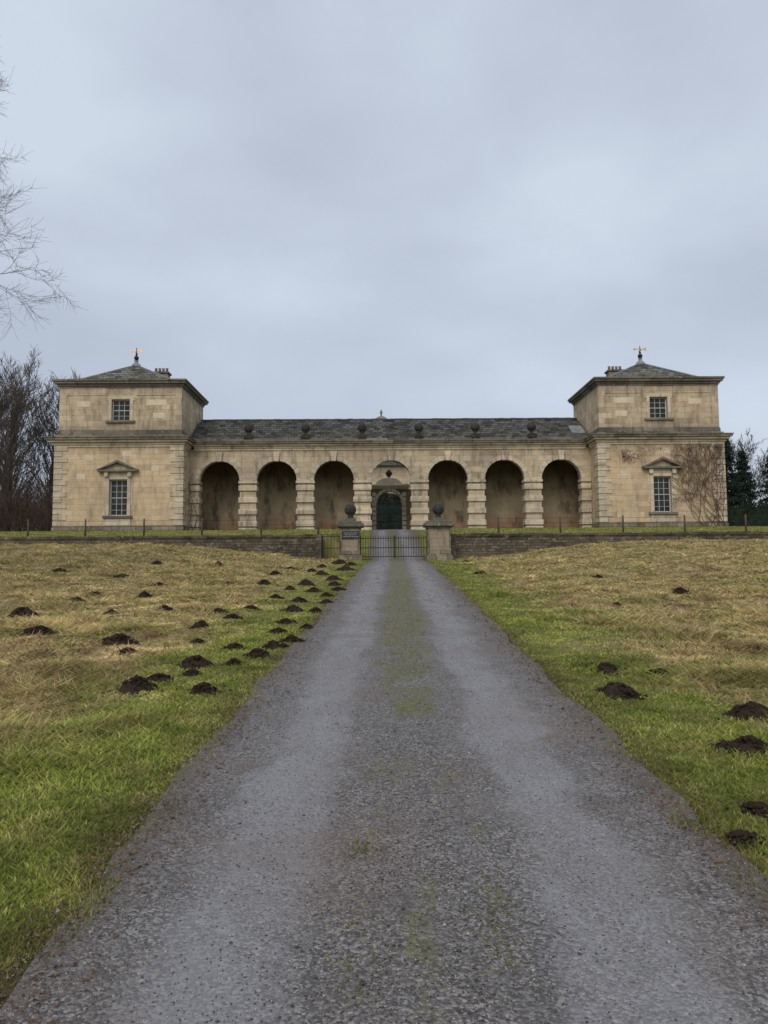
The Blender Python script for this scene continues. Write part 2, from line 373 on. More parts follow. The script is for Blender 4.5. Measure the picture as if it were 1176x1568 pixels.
# ---------------------------------------------------------------- loose stones
def octas(name,x,y,z,r,mat,sh):
    n=len(x); base=np.array([[1,0,0],[0,1,0],[-1,0,0],[0,-1,0],[0,0,.7],[0,0,-.7]],float)
    th=rng.random(n)*6.28; c,s_=np.cos(th),np.sin(th)
    b=base[None]*rng.uniform(.6,1.25,(n,6,1))*r[:,None,None]
    V=np.empty((n,6,3)); V[:,:,0]=b[:,:,0]*c[:,None]-b[:,:,1]*s_[:,None]+x[:,None]; V[:,:,1]=b[:,:,0]*s_[:,None]+b[:,:,1]*c[:,None]+y[:,None]; V[:,:,2]=b[:,:,2]+z[:,None]
    F=np.array([[0,1,4],[1,2,4],[2,3,4],[3,0,4],[1,0,5],[2,1,5],[3,2,5],[0,3,5]])
    F=(np.arange(n)[:,None,None]*6+F[None]).reshape(-1,3)
    return mesh_np(name,V.reshape(-1,3),F,mat,attr=np.repeat(sh,6))
n=75000
y=np.exp(rng.uniform(math.log(1.6),math.log(24),n)); t=rng.uniform(-1,1,n); x=xr(y)+t*1.55
dens=.25+.75*np.exp(-(t/.35)**2)+.6*ss(.7,.95,np.abs(t)); k=rng.random(n)<dens*(.3+vnoise(x,y,.4,51)); x,y,t=x[k],y[k],t[k]; n=len(x)
z=gz(x,y)+.011+.030*np.exp(-(t/.25)**2)
r=rng.uniform(.0022,.0055,n)*(1+.03*y)*np.where(rng.random(n)>.975,1.9,1)
octas('road_gravel',x,y,z,r,PEB,rng.random(n)**2.0)
n=4200; y=np.exp(rng.uniform(math.log(1.8),math.log(22),n)); sd=rng.choice([-1,1],n); x=xr(y)+sd*(1.42+np.abs(rng.normal(0,.12,n))*rng.choice([-1,1],n)); z=gz(x,y)+.018
V=np.stack([x,y,z],-1)[:,None,:]+rng.normal(0,1,(n,3,3))*np.array([.010,.010,.005])*(1+.03*y)[:,None,None]
mesh_np('leaf_litter',V.reshape(-1,3),np.arange(n*3).reshape(-1,3),simple('dead_leaf',(.13,.08,.05),.8,30,.6))

# ---------------------------------------------------------------- molehills
mh=[(-5.0,11.2,.27),(-6.5,12,.25),(-7.65,13.9,.25),(-3.74,7.84,.22),(-3.66,8.35,.14),(-3.5,9.3,.20),(-3.04,7.7,.16),(-3.4,8.7,.10),(-7.9,17.1,.2),(-8.1,18.6,.2),(-6.8,18.4,.22),(-5.07,18.8,.22),(-4.15,12.5,.18),(-3.8,13.4,.18),(-4.3,14.6,.18),(-3.8,15.3,.18),(-2.85,9.9,.18),(-3.05,9.35,.12),(-3.25,10.5,.16),(-2.75,10.6,.16),(-2.55,11.1,.16),(-2.85,12.0,.17),(-2.85,13.2,.18),(-2.95,15.2,.19),(-2.45,12.5,.14),(-2.5,15,.16),(-2.9,19.8,.22),(-2.5,18.4,.18),(-3.3,22.1,.26),(-2.3,20.2,.18),(-3.2,26.9,.28),(-2.65,24.4,.24),(-2.5,30,.3),(-4.7,31,.28),(-4.8,26.9,.25),(-4.5,22.1,.24),(-6.2,26.9,.25),(-9.5,29,.28),(-9,23.5,.23),(-2.5,22,.2),(-3.0,17,.2),(-3.6,17.6,.18),(-2.4,16.8,.15),(-2.4,34,.3),(-3.0,37,.35),(-3.6,33,.28),(-4.6,10.2,.13),(-3.95,11.4,.12),(-5.4,15,.15),(-3.6,20.5,.18),(-5.6,22.5,.2),(-3.7,29,.22),(-7.2,21,.18),(-10.5,18,.2),(-6.3,14.6,.15),(-11.5,25,.22),(-7.6,31,.25),
(1.23,8.63,.17),(1.7,8.33,.15),(.98,7.47,.22),(1.8,6.53,.19),(1.28,5.5,.16),(.76,4.38,.09),(.50,3.99,.09),(.46,3.4,.08),(5.76,17.9,.2),(3.6,15.7,.14),(3.66,19.8,.14),(5.5,23.5,.16),(2.4,26.9,.25),(2.9,36,.3)]
Vs=[];Fs=[];o=0
cxs=[];cys=[];czs=[];crs=[]
for q,(mx,my,mr) in enumerate(mh):
    lobes=[(0,0,1.0)]
    for _ in range(random.choice((0,1,1,2))):
        a_=random.uniform(0,6.28); lobes.append((math.cos(a_)*mr*random.uniform(.6,.95),math.sin(a_)*mr*random.uniform(.4,.8),random.uniform(.35,.6)))
    for (lx,ly,ls) in lobes:
        m_r=mr*ls; asp=random.uniform(.8,1.2); hh=m_r*random.uniform(.40,.58); NR,NA=7,18
        for a_ in range(NR+1):
            rr=a_/NR
            for b_ in range(NA):
                an=b_/NA*2*math.pi
                wob=1+.42*(float(vnoise(math.cos(an)*2+q*7+lx*9,math.sin(an)*2,1,61))-.5)*2
                X=mx+lx+math.cos(an)*rr*m_r*wob*asp; Y=my+ly+math.sin(an)*rr*m_r*wob
                g=float(gz(X,Y))
                Z=g-.012+hh*(1-rr**1.9)*(1+1.0*(float(vnoise(X,Y,mr*.28,62))-.5)) + .022*(random.random()-.5)
                Vs.append((X,Y,Z))
        for a_ in range(NR):
            for b_ in range(NA):
                Fs.append((o+a_*NA+b_,o+(a_+1)*NA+b_,o+(a_+1)*NA+(b_+1)%NA,o+a_*NA+(b_+1)%NA))
        o+=(NR+1)*NA
        m_=int(30+90*ls)
        rr=m_r*np.abs(rng.normal(0,.66,m_)); an=rng.random(m_)*6.28; X=mx+lx+np.cos(an)*rr*asp; Y=my+ly+np.sin(an)*rr
        cxs.append(X);cys.append(Y);czs.append(gz(X,Y)+hh*np.clip(1-(rr/m_r)**1.7,0,1)+.005);crs.append(rng.uniform(.008,.026,m_)*(.6+mr*2))
ob=mesh_np('molehills',Vs,Fs,SOIL)
cr_=np.concatenate(crs)
c=octas('soil_crumbs',np.concatenate(cxs),np.concatenate(cys),np.concatenate(czs),cr_,SOIL,np.zeros(len(cr_))); c.parent=ob

def tubes(name,segs,mat,par=None,k=4):
    A=np.array(segs); p0=A[:,:3];p1=A[:,3:6]; d=p1-p0; d/=np.linalg.norm(d,axis=1,keepdims=True)+1e-9
    ref=np.where(np.abs(d[:,2:3])<.9,np.array([[0,0,1.]]),np.array([[1.,0,0]]))
    u=np.cross(d,ref); u/=np.linalg.norm(u,axis=1,keepdims=True)+1e-9; v=np.cross(d,u)
    an=np.arange(k)*2*np.pi/k; c=np.cos(an)[None,:,None]; s_=np.sin(an)[None,:,None]
    o=u[:,None]*c+v[:,None]*s_
    V=np.concatenate([p0[:,None]+o*A[:,6][:,None,None],p1[:,None]+o*A[:,7][:,None,None]],1)
    n=len(A); b=(np.arange(n)*2*k)[:,None]; ii=np.arange(k)[None]; jj=(ii+1)%k
    F=np.stack([b+ii,b+jj,b+k+jj,b+k+ii],-1).reshape(-1,4)
    return mesh_np(name,V.reshape(-1,3),F,mat,par,smooth=True)

# ---------------------------------------------------------------- pavilions
NEWST=simple('stone_new_block',(.62,.52,.38),.9,3,.15)
DARKST=simple('stone_finial_lichened',(.045,.041,.036),.95,5,.6,.02)
def window(par,cx,z0,z1,w,yf,rows,nm):
    f=P(nm+'_frame',WOODW,par); y=yf+.22; h=w/2
    f.box(cx-h,cx-h+.08,y,y+.07,z0,z1); f.box(cx+h-.08,cx+h,y,y+.07,z0,z1)
    f.box(cx-h+.08,cx+h-.08,y,y+.07,z0,z0+.09); f.box(cx-h+.08,cx+h-.08,y,y+.07,z1-.08,z1)
    zm=z0+(z1-z0)*.5; f.box(cx-h+.08,cx+h-.08,y-.01,y+.07,zm-.03,zm+.03)
    for i in (1,2):
        x=cx-h+.08+(w-.16)*i/3; f.box(x-.018,x+.018,y+.012,y+.05,z0+.09,z1-.08)
    for i in range(1,rows):
        if i*2==rows: continue
        z=z0+(z1-z0)*i/rows; f.box(cx-h+.08,cx+h-.08,y+.015,y+.048,z-.013,z+.013)
    f.done()
    g=P(nm+'_glass',GLASS,par); g.box(cx-h,cx+h,y+.052,y+.062,z0+.003,z1-.003); g.done()
def ring(p,x0,x1,y0,y1,z0,z1,pr): p.box(x0-pr,x1+pr,y0-pr,y1+pr,z0,z1)
def pavilion(cx,inn):
    e=empty('stone_pavilion',(cx,60.7,4.68))
    W=4.75; YF=57.; YB=64.5
    p=P('lower_wall',OCHRE,e); w=.665; a,b=5.85,8.56
    p.box(cx-W,cx-w,YF,YF+.35,4.2,11.15); p.box(cx+w,cx+W,YF,YF+.35,4.2,11.15)
    p.box(cx-w,cx+w,YF,YF+.35,4.2,a); p.box(cx-w,cx+w,YF,YF+.35,b,11.15)
    p.box(cx-W,cx+W,YF+.35,YB,4.2,11.15); p.done()
    p=P('plinth',PIERS,e); p.box(cx-W-.1,cx+W+.1,YF-.1,YB+.1,4.2,5.0); p.box(cx-W-.06,cx+W+.06,YF-.06,YB+.06,5.0,5.12); p.done()
    q=P('quoins',PALE,e,.02)
    zz=5.13;i=0
    while zz<10.9:
        l=1.0 if i%2 else .62; l2=.62 if i%2 else 1.0
        for s_ in (-1,1):
            xo=cx+s_*(W+.06); q.box(xo,xo-s_*l,YF-.06,YF+l2,zz,zz+.385)
            q.box(xo,xo-s_*l,YB-l2,YB+.06,zz,zz+.385)
        zz+=.43;i+=1
    q.done()
    W2=4.55; Y2=YF+.2; YB2=YB-.2
    p=P('upper_wall',OCHRE2,e); w=.68; a,b=13.02,14.65
    p.box(cx-W2,cx-w,Y2,Y2+.35,12.05,15.72); p.box(cx+w,cx+W2,Y2,Y2+.35,12.05,15.72)
    p.box(cx-w,cx+w,Y2,Y2+.35,12.05,a); p.box(cx-w,cx+w,Y2,Y2+.35,b,15.72)
    p.box(cx-W2,cx+W2,Y2+.35,YB2,12.05,15.72); p.done()
    p=P('wall_margins',OCHRE2,e,.01)
    for s_ in (-1,1):
        p.box(cx+s_*(W2+.03),cx+s_*(W2-.5),Y2-.04,YB2+.03,12.31,15.51)
        p.box(cx+s_*(W2-.5),cx+s_*1.15,Y2-.04,Y2+.1,14.95,15.51); p.box(cx+s_*(W2-.5),cx+s_*1.15,Y2-.04,Y2+.1,12.31,12.62)
    p.done()
    p=P('lower_cornice',PALE,e,.01)
    ring(p,cx-W,cx+W,YF,YB,11.0,11.16,.07); ring(p,cx-W,cx+W,YF,YB,11.16,11.34,.16); ring(p,cx-W,cx+W,YF,YB,11.34,11.50,.36); p.done()
    p=P('cornice_top',GREYS,e,.01)
    ring(p,cx-W,cx+W,YF,YB,11.50,11.66,.52); ring(p,cx-W,cx+W,YF,YB,11.66,11.74,.58); ring(p,cx-W,cx+W,YF,YB,11.74,11.92,.05)
    ring(p,cx-W2,cx+W2,Y2,YB2,11.92,12.22,.09); ring(p,cx-W2,cx+W2,Y2,YB2,12.22,12.30,.05); p.done()
    p=P('upper_cornice',GREYS,e,.01)
    ring(p,cx-W2,cx+W2,Y2,YB2,15.52,15.66,.07); ring(p,cx-W2,cx+W2,Y2,YB2,15.66,15.82,.16)
    for (zz0,zz1,pr) in ((15.82,15.98,.34),(15.98,16.13,.42)):
        x0,x1,y0,y1=cx-W2-pr,cx+W2+pr,Y2-pr,YB2+pr; t=.55
        p.box(x0,x1,y0,y0+t,zz0,zz1); p.box(x0,x1,y1-t,y1,zz0,zz1); p.box(x0,x0+t,y0+t,y1-t,zz0,zz1); p.box(x1-t,x1,y0+t,y1-t,zz0,zz1)
    p.done()
    r=P('hipped_roof',SLATE2,e); ax,ay,az=cx,60.75,18.25
    c=[(cx-4.5,Y2+.0,15.83),(cx+4.5,Y2+.0,15.83),(cx+4.5,YB2,15.83),(cx-4.5,YB2,15.83)]
    vs=[r.bm.verts.new(k) for k in c]; t=r.bm.verts.new((ax,ay,az))
    for i in range(4): r.bm.faces.new([vs[i],vs[(i+1)%4],t])
    r.done()
    hp=[]
    for k in c: hp.append((*k,ax,ay,az,.07,.06))
    tubes('roof_hips',hp,LEAD,e,6)
    f=P('roof_finial',LEAD,e); f.lathe(ax,ay,[(.42,18.02),(.34,18.25),(.16,18.42),(.12,18.55),(.2,18.6)],12); f.done()
    f=P('finial_ball',IRON,e); f.ball(ax,ay,18.82,.19); f.lathe(ax,ay,[(.035,18.95),(.03,19.65)],8); f.ball(ax,ay,19.1,.09,10)
    f.box(ax-.02,ax+.02,ay-.3,ay+.3,19.22,19.26); f.done()
    f=P('weather_vane',GOLD,e); f.box(ax-.4,ax+.42,ay-.015,ay+.015,19.36,19.42)
    f.prism([(ax-.58,19.39),(ax-.36,19.50),(ax-.36,19.28)],ay-.018,ay+.018); f.prism([(ax+.2,19.40),(ax+.55,19.54),(ax+.46,19.39),(ax+.55,19.24)],ay-.018,ay+.018)
    f.done()
    f=P('chimney_stack',OCHRE2,e,.02); kx=cx+inn*1.45; f.box(kx-.62,kx+.62,62.4,63.2,16.0,18.0); f.done()
    f=P('chimney_cap',GREYS,e,.02); f.box(kx-.72,kx+.72,62.3,63.3,18.0,18.15); f.done()
    f=P('chimney_pots',POT,e)
    for i in range(4): f.lathe(kx-.45+.3*i,62.8,[(.13,18.15),(.10,18.45),(.13,18.48),(.12,18.52)],10)
    f.done()
    window(e,cx,5.85,8.56,1.33,YF,6,'lower_window'); window(e,cx,13.02,14.65,1.36,Y2,4,'upper_window')
    s=P('window_surround',PALE,e,.01)
    w=.665; s.box(cx-w-.26,cx-w,YF-.09,YF+.02,5.85,8.82); s.box(cx+w,cx+w+.26,YF-.09,YF+.02,5.85,8.82); s.box(cx-w,cx+w,YF-.085,YF+.02,8.56,8.82)
    s.box(cx-w-.40,cx-w-.26,YF-.05,YF+.02,6.6,8.7); s.box(cx+w+.26,cx+w+.40,YF-.05,YF+.02,6.6,8.7)
    s.box(cx-w-.3,cx+w+.3,YF-.07,YF+.02,8.82,9.12)
    for s_ in (-1,1): s.box(cx+s_*(w+.06),cx+s_*(w+.34),YF-.28,YF-.09,8.75,9.12)
    w2=.68; s.box(cx-w2-.24,cx-w2,Y2-.07,Y2+.02,13.02,14.9); s.box(cx+w2,cx+w2+.24,Y2-.07,Y2+.02,13.02,14.9); s.box(cx-w2,cx+w2,Y2-.065,Y2+.02,14.65,14.9)
    for s_ in (-1,1): s.box(cx+s_*(w2+.24),cx+s_*(w2+.36),Y2-.06,Y2+.02,14.55,14.88)
    s.box(cx-w-.25,cx+w+.25,YF-.06,YF+.02,5.13,5.68)
    s.prism([(cx-1.3,9.28),(cx+1.3,9.28),(cx,9.80)],YF-.10,YF+.05)
    s.done()
    s=P('window_pediment',GREYS,e,.008)
    s.box(cx-1.48,cx+1.48,YF-.40,YF+.02,9.12,9.27)
    for s_ in (-1,1): s.prism([(cx+s_*1.52,9.27),(cx+s_*1.30,9.273),(cx,9.80),(cx,10.0)],YF-.42,YF+.02)
    s.box(cx-w-.42,cx+w+.42,YF-.2,YF+.02,5.68,5.85); s.box(cx-w2-.42,cx+w2+.42,Y2-.18,Y2+.02,12.86,13.02)
    s.done()
    s=P('replaced_blocks',NEWST,e)
    for (x,z,wd,hh) in [(-3.3,14.1,1.0,.42),(1.9,14.2,1.5,.42),(2.4,13.2,.9,.42)]:
        x=-x if inn<0 else x
        s.box(cx+x,cx+x+(wd if inn>0 else -wd),Y2-.012,Y2+.02,z,z+hh)
    for (x,z,wd,hh) in [(-2.6,10.0,.7,.42),(2.4,9.2,.6,.42),(-3.1,8.6,.6,.42),(.2,10.3,.7,.42)]:
        s.box(cx+x,cx+x+wd,YF-.012,YF+.02,z,z+hh)
    s.done()
    return e
pavL=pavilion(-20.3,1); pavR=pavilion(20.3,-1)

# ---------------------------------------------------------------- arcade
AR=empty('arched_colonnade',(0,61,4.76))
SPC=4.41; RA=1.58; YC=59.0; SP=8.65; TOP=11.1; BASE=4.3
def arcpts(c,r,sp,n=22): return [(c+r*math.cos(math.pi*i/n),sp+r*math.sin(math.pi*i/n)) for i in range(n+1)]
p=P('arcade_wall',ARCH,AR)
for k in range(-3,4):
    c=k*SPC; l=c-SPC/2 if k>-3 else -15.54; r=c+SPC/2 if k<3 else 15.54
    ap=arcpts(c,RA,SP)
    pts=[(l,BASE),(c-RA,BASE)]+ap[::-1]+[(c+RA,BASE),(r,BASE),(r,TOP),(l,TOP)]
    p.prism(pts,YC,YC+.75)
p.done()
p=P('voussoirs',PALE,AR)
for k in range(-3,4):
    c=k*SPC; n=11
    for i in range(n):
        a0=math.pi*i/n+.008; a1=math.pi*(i+1)/n-.008; mid=i==n//2
        ro=RA+(.66 if mid else .30); ri=RA-(.08 if mid else .03)
        if mid: a0+=.02;a1-=.02
        pts=[(c+ri*math.cos(a0),SP+ri*math.sin(a0)),(c+ro*math.cos(a0),SP+ro*math.sin(a0)),(c+ro*math.cos(a1),SP+ro*math.sin(a1)),(c+ri*math.cos(a1),SP+ri*math.sin(a1))]
        p.prism(pts,YC-(.20 if mid else .04),YC+.3)
p.done()
p=P('pier_rustication',PALE,AR,.03)
for k in range(-4,4):
    x0=k*SPC+RA; x1=(k+1)*SPC-RA
    if k==-4: x0=-15.5
    if k==3: x1=15.5
    zz=5.1;i=0
    while zz<SP-.3:
        if i%2==0:
            p.box(x0-(.09 if k>-4 else 0),x1+(.09 if k<3 else 0),YC-.13,YC+.86,zz,zz+.42)
        zz+=.46;i+=1
    p.box(x0-(.10 if k>-4 else 0),x1+(.10 if k<3 else 0),YC-.15,YC+.87,SP-.24,SP-.02)
    p.box(x0-(.08 if k>-4 else 0),x1+(.08 if k<3 else 0),YC-.10,YC+.85,4.5,4.98)
p.done()
p=P('arcade_cornice',PALE,AR,.01)
p.box(-15.2,15.2,YC-.07,YC+.5,11.0,11.16); p.box(-15.2,15.2,YC-.15,YC+.5,11.16,11.32); p.box(-15.2,15.2,YC-.33,YC+.5,11.32,11.46); p.done()
p=P('arcade_cornice_top',GREYS,AR,.01)
p.box(-15.2,15.2,YC-.48,YC+.5,11.46,11.60); p.box(-15.2,15.2,YC-.53,YC+.5,11.60,11.68); p.box(-15.4,15.4,YC-.04,YC+.5,11.68,11.92); p.done()
p=P('ball_finials',DARKST,AR)
for k in range(-3,3):
    c=(k+.5)*SPC; p.box(c-.34,c+.34,YC-.14,YC+.50,11.93,12.16); p.lathe(c,YC+.18,[(.24,12.16),(.13,12.26),(.13,12.38),(.22,12.46)],12); p.ball(c,YC+.18,12.78,.36)
p.done()
p=P('slate_roof',SLATE,AR)
p.prism([(YC+.2,11.90),(62.6,14.1),(64.3,12.2),(64.3,11.7),(YC+.2,11.7)],-15.5,15.5,'x'); p.done()
p=P('roof_ridge',DLEAD,AR)
x=-15.5
while x<15.4:
    p.box(x+.005,x+.495,62.48,62.72,14.05,14.15+random.uniform(-.012,.018)); x+=.5
p.done()
p=P('roof_flashing',LEAD,AR)
p.prism([(YC+.9,12.39),(YC+2.2,13.16),(YC+2.2,13.24),(YC+.9,12.47)],14.4,15.45,'x'); p.done()
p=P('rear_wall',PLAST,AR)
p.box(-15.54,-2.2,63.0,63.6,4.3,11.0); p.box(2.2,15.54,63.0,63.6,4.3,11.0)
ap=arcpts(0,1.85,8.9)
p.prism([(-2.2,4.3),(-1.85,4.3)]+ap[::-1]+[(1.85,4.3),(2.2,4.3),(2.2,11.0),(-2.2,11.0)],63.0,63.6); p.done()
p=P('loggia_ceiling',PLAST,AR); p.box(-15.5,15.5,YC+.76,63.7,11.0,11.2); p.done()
p=P('loggia_floor',DIRT,AR); p.box(-15.5,15.5,YC-.6,65,4.5,4.74); p.done()

# inner gateway: a rusticated stone doorway with a low pediment standing behind the passage
GW=empty('stone_gateway',(0,66.8,4.7))
GST=simple('stone_gateway_pale',(.74,.66,.50),.95,2.5,.18,.02); GSD=simple('stone_gateway_shade',(.30,.25,.18),.95,2.5,.3,.02)
p=P('gateway_wall',GSD,GW); ap=arcpts(0,1.12,7.45,16)
p.prism([(-3.4,4.3),(-1.12,4.3)]+ap[::-1]+[(1.12,4.3),(3.4,4.3),(3.4,8.75),(-3.4,8.75)],66.6,67.2); p.done()
p=P('gateway_dressings',GST,GW,.02)
for s_ in (-1,1):
    zz=4.75
    while zz<8.5: p.box(s_*1.12,s_*1.48,66.40,66.62,zz,zz+.34); zz+=.42
p.box(-1.7,1.7,66.38,67.3,8.76,8.95); p.box(-1.85,1.85,66.28,67.3,8.95,9.12); p.box(-.16,.16,66.40,66.62,8.55,8.755)
n=9
for i in range(n):
    a0=math.pi*i/n+.015;a1=math.pi*(i+1)/n-.015
    p.prism([(1.1*math.cos(a0),7.45+1.1*math.sin(a0)),(1.36*math.cos(a0),7.45+1.36*math.sin(a0)),(1.36*math.cos(a1),7.45+1.36*math.sin(a1)),(1.1*math.cos(a1),7.45+1.1*math.sin(a1))],66.36,66.7)
p.prism([(1.15*math.cos(math.pi*i/14),9.125+.62*math.sin(math.pi*i/14)) for i in range(15)],66.5,67.1)
p.done()
p=P('gateway_urn',DARKST,GW); p.lathe(0,66.8,[(.2,9.7),(.1,9.84),(.26,10.04),(.3,10.2),(.14,10.4),(.05,10.5)],12); p.done()
p=P('iron_gate',IRON,GW)
for i in range(19):
    x=-1.08+i*.12; zt=7.45+math.sqrt(max(0,1.1**2-x*x)); p.box(x-.014,x+.014,66.88,66.91,4.8,zt)
for z in (4.95,5.9,6.6,7.45): p.box(-1.1,1.1,66.87,66.92,z,z+.05)
p.box(-.03,.03,66.86,66.93,4.8,7.5)
for rr_ in (.35,.62,.9):
    q=[(rr_*math.cos(math.pi*i/14),7.5+rr_*math.sin(math.pi*i/14)) for i in range(15)]
    p.prism(q+[(x*.94,7.5+(z-7.5)*.94) for x,z in q[::-1]],66.86,66.93)
p.done()

CH=empty('country_house',(0,112,4.7))
p=P('house_walls',OCHRE2,CH); p.box(-12,12,108,122,4.2,16.5); p.done()
p=P('house_roof',SLATE,CH)
vs=[(-12.4,107.6,16.5),(12.4,107.6,16.5),(12.4,122.4,16.5),(-12.4,122.4,16.5),(-6,115,19),(6,115,19)]
b=[p.bm.verts.new(v) for v in vs]
for f in [(0,1,5,4),(1,2,5),(2,3,4,5),(3,0,4),(3,2,1,0)]: p.bm.faces.new([b[i] for i in f])
p.done()
p=P('house_windows',GLASS,CH)
for x in (-9,-6,-3,0,3,6,9):
    for z in (6,11.5): p.box(x-.6,x+.6,107.95,108.1,z,z+2.4)
p.done()
p=P('cupola',GREYS,CH); p.lathe(-.1,115,[(1.2,18.7),(1.1,23.7),(1.4,23.8),(1.4,23.95),(1.25,24.3),(.9,24.7),(.4,25.0),(.14,25.1),(.12,25.4),(.22,25.6),(.03,26.1)],16); p.done()

def leafcloud(name,mat,par,pts,size):
    n=len(pts); d=rng.normal(0,1,(n,3,3)); d/=np.linalg.norm(d,axis=2,keepdims=True)+1e-6
    V=pts[:,None,:]+d*size*rng.uniform(.5,1.2,(n,1,1))
    return mesh_np(name,V.reshape(-1,3),np.arange(n*3).reshape(-1,3),mat,par)
def hedge(name,x0,x1,y0,y1,z0,z1,n,size,mat=None):
    mat=mat or HEDGE
    e=empty(name,((x0+x1)/2,(y0+y1)/2,z0))
    p=P('hedge_core',mat,e); p.box(x0+.15,x1-.15,y0+.15,y1-.15,z0,z1-.2); p.done()
    f=rng.integers(0,4,n); q=np.stack([rng.uniform(x0,x1,n),rng.uniform(y0,y1,n),rng.uniform(z0,z1,n)],-1)
    q[f==0,1]=y0; q[f==1,2]=z1; q[f==2,0]=x0; q[f==3,0]=x1
    q+=rng.normal(0,.08,q.shape); leafcloud('hedge_leaves',mat,e,q,size); return e
hedge('yew_hedge',-4,4,78,80,4.6,9.4,7000,.12,HEDGE2)
hedge('laurel_hedge',26.2,44,61,63,4.5,6.6,9000,.12)

# ---------------------------------------------------------------- retaining wall, gate, piers, fence
for (x0,x1) in ((-80,-4.45),(3.0,80)):
    e=empty('retaining_wall',((x0+x1)/2,45,3))
    p=P('wall_face',WALLS,e); p.box(x0,x1,44.75,45.2,1.8,3.62); p.done()
    p=P('wall_coping',WALLS,e)
    x=x0
    while x<x1-.01:
        l=min(random.uniform(.7,1.2),x1-x)
        if x1-x-l<.3: l=x1-x
        p.box(x+.01,x+l-.01,44.68,45.26,3.62,3.76+random.uniform(-.03,.04)); x+=l
    p.done()
def pier(cx,w,yc,nm='gate_pier'):
    e=empty(nm,(cx,yc,2.2)); h=w/2
    p=P('pier_shaft',PIERS,e,.02)
    p.box(cx-h-.10,cx+h+.10,yc-h-.10,yc+h+.10,1.8,2.42); p.box(cx-h-.05,cx+h+.05,yc-h-.05,yc+h+.05,2.42,2.52)
    p.box(cx-h,cx+h,yc-h,yc+h,2.52,3.94); p.done()
    p=P('pier_blocks',OCHRE2,e,.015); p.box(cx-h+.10,cx+h-.10,yc-h-.02,yc+h+.02,2.72,3.3 if cx<0 else 3.78); p.done()
    p=P('pier_cap',GREYS,e,.02)
    p.box(cx-h-.06,cx+h+.06,yc-h-.06,yc+h+.06,3.94,4.05); p.box(cx-h-.2,cx+h+.2,yc-h-.2,yc+h+.2,4.05,4.24); p.box(cx-h-.08,cx+h+.08,yc-h-.08,yc+h+.08,4.24,4.35); p.box(cx-.3,cx+.3,yc-.3,yc+.3,4.35,4.54)
    p.done()
    p=P('pier_ball',DARKST,e)
    p.lathe(cx,yc,[(.24,4.54),(.12,4.64),(.14,4.71),(.2,4.77)],14); p.ball(cx,yc,5.03,.33,20); p.done()
    return e
pl=pier(-2.65,1.08,42.6); pier(2.24,1.25,42.6)
sg=empty('notice_sign',(-2.65,42.0,3.6))
p=P('sign_panel',SIGN,sg); p.box(-3.12,-2.18,41.99,42.04,3.42,3.82); p.done()
p=P('sign_lettering',LETTER,sg)
for z,a_ in ((3.71,.34),(3.61,.28),(3.51,.36)):
    x=-2.65-a_
    while x<-2.65+a_:
        l=random.uniform(.05,.12); p.box(x,x+l,41.983,41.991,z-.010,z+.010); x+=l+.04
p.done()
def irongate(nm,x0,x1,y,z0,z1,sp,leaf=2):
    e=empty(nm,((x0+x1)/2,y,z0)); p=P('gate_bars',IRON,e)
    n=int((x1-x0)/sp)
    for i in range(n+1):
        x=x0+(x1-x0)*i/n; p.lathe(x,y,[(.012,z0+.05),(.012,z1+.04),(.022,z1+.06),(.002,z1+.14)],6)
    for z in (z0+.08,z0+(z1-z0)*.5,z1-.05): p.box(x0,x1,y-.02,y+.02,z,z+.04)
    for i in range(leaf+1):
        x=x0+(x1-x0)*i/leaf; p.box(x-.035,x+.035,y-.035,y+.035,z0,z1+.12)
    p.done(); return e
irongate('iron_gate',-2.1,1.72,43.0,2.32,3.48,.14)
irongate('iron_side_gate',-4.3,-3.25,43.4,2.2,3.62,.075,1)
p=P('pier_wing_wall',WALLS,None,.02); p.box(-4.62,-4.3,43.2,44.9,1.8,3.68); p.box(2.9,3.2,42.8,44.9,1.8,3.66); p.done()
e=empty('post_and_rail_fence',(0,46,3.8)); p=P('fence_posts',POST,e); q=P('fence_rails',IRON,e)
for xsx in ([-57+3.49*i for i in range(16)],[6.2+3.75*i for i in range(14)]):
    for x in xsx:
        g=float(gz(x,46.2)); t=random.uniform(-.04,.04)
        p.lathe(x+t,46.2,[(.06,g-.1),(.055,g+1.0),(.02,g+1.06)],8)
    a_,b_=xsx[0],xsx[-1]
    for h_ in (.35,.62,.9): q.box(a_,b_,46.19,46.205,g+h_,g+h_+.014)
p.done(); q.done()

# ---------------------------------------------------------------- trees
def grow(segs,p,d,L,r,depth,rg,up=.15,spread=.6,nseg=5,kids=(3,5),shrink=.62,minr=.006):
    pts=[p]; rr=[r]; dirs=[d]
    for i in range(nseg):
        d=d+Vector((rg.gauss(0,.13),rg.gauss(0,.13),rg.gauss(0,.10)+up*.25)); d.normalize()
        p2=p+d*(L/nseg); r2=max(minr*.6,r*(1-.75*(i+1)/nseg))
        segs.append((*p,*p2,rr[-1],r2)); p=p2; pts.append(p); rr.append(r2); dirs.append(d)
    if depth<=0: return
    for _ in range(rg.randint(*kids)):
        t=rg.uniform(.25,1)*nseg; i=min(nseg-1,int(t)); f=t-i
        q=pts[i].lerp(pts[i+1],f); dd=dirs[i+1]
        o=dd.orthogonal().normalized(); o.rotate(Matrix.Rotation(rg.uniform(0,6.28),3,dd))
        nd=(dd+o*rg.uniform(spread*.7,spread*1.5)).normalized()
        grow(segs,q,nd,L*shrink*rg.uniform(.7,1.15),max(minr,rr[i]*.6),depth-1,rg,up,spread,max(3,nseg-1),kids,shrink,minr)
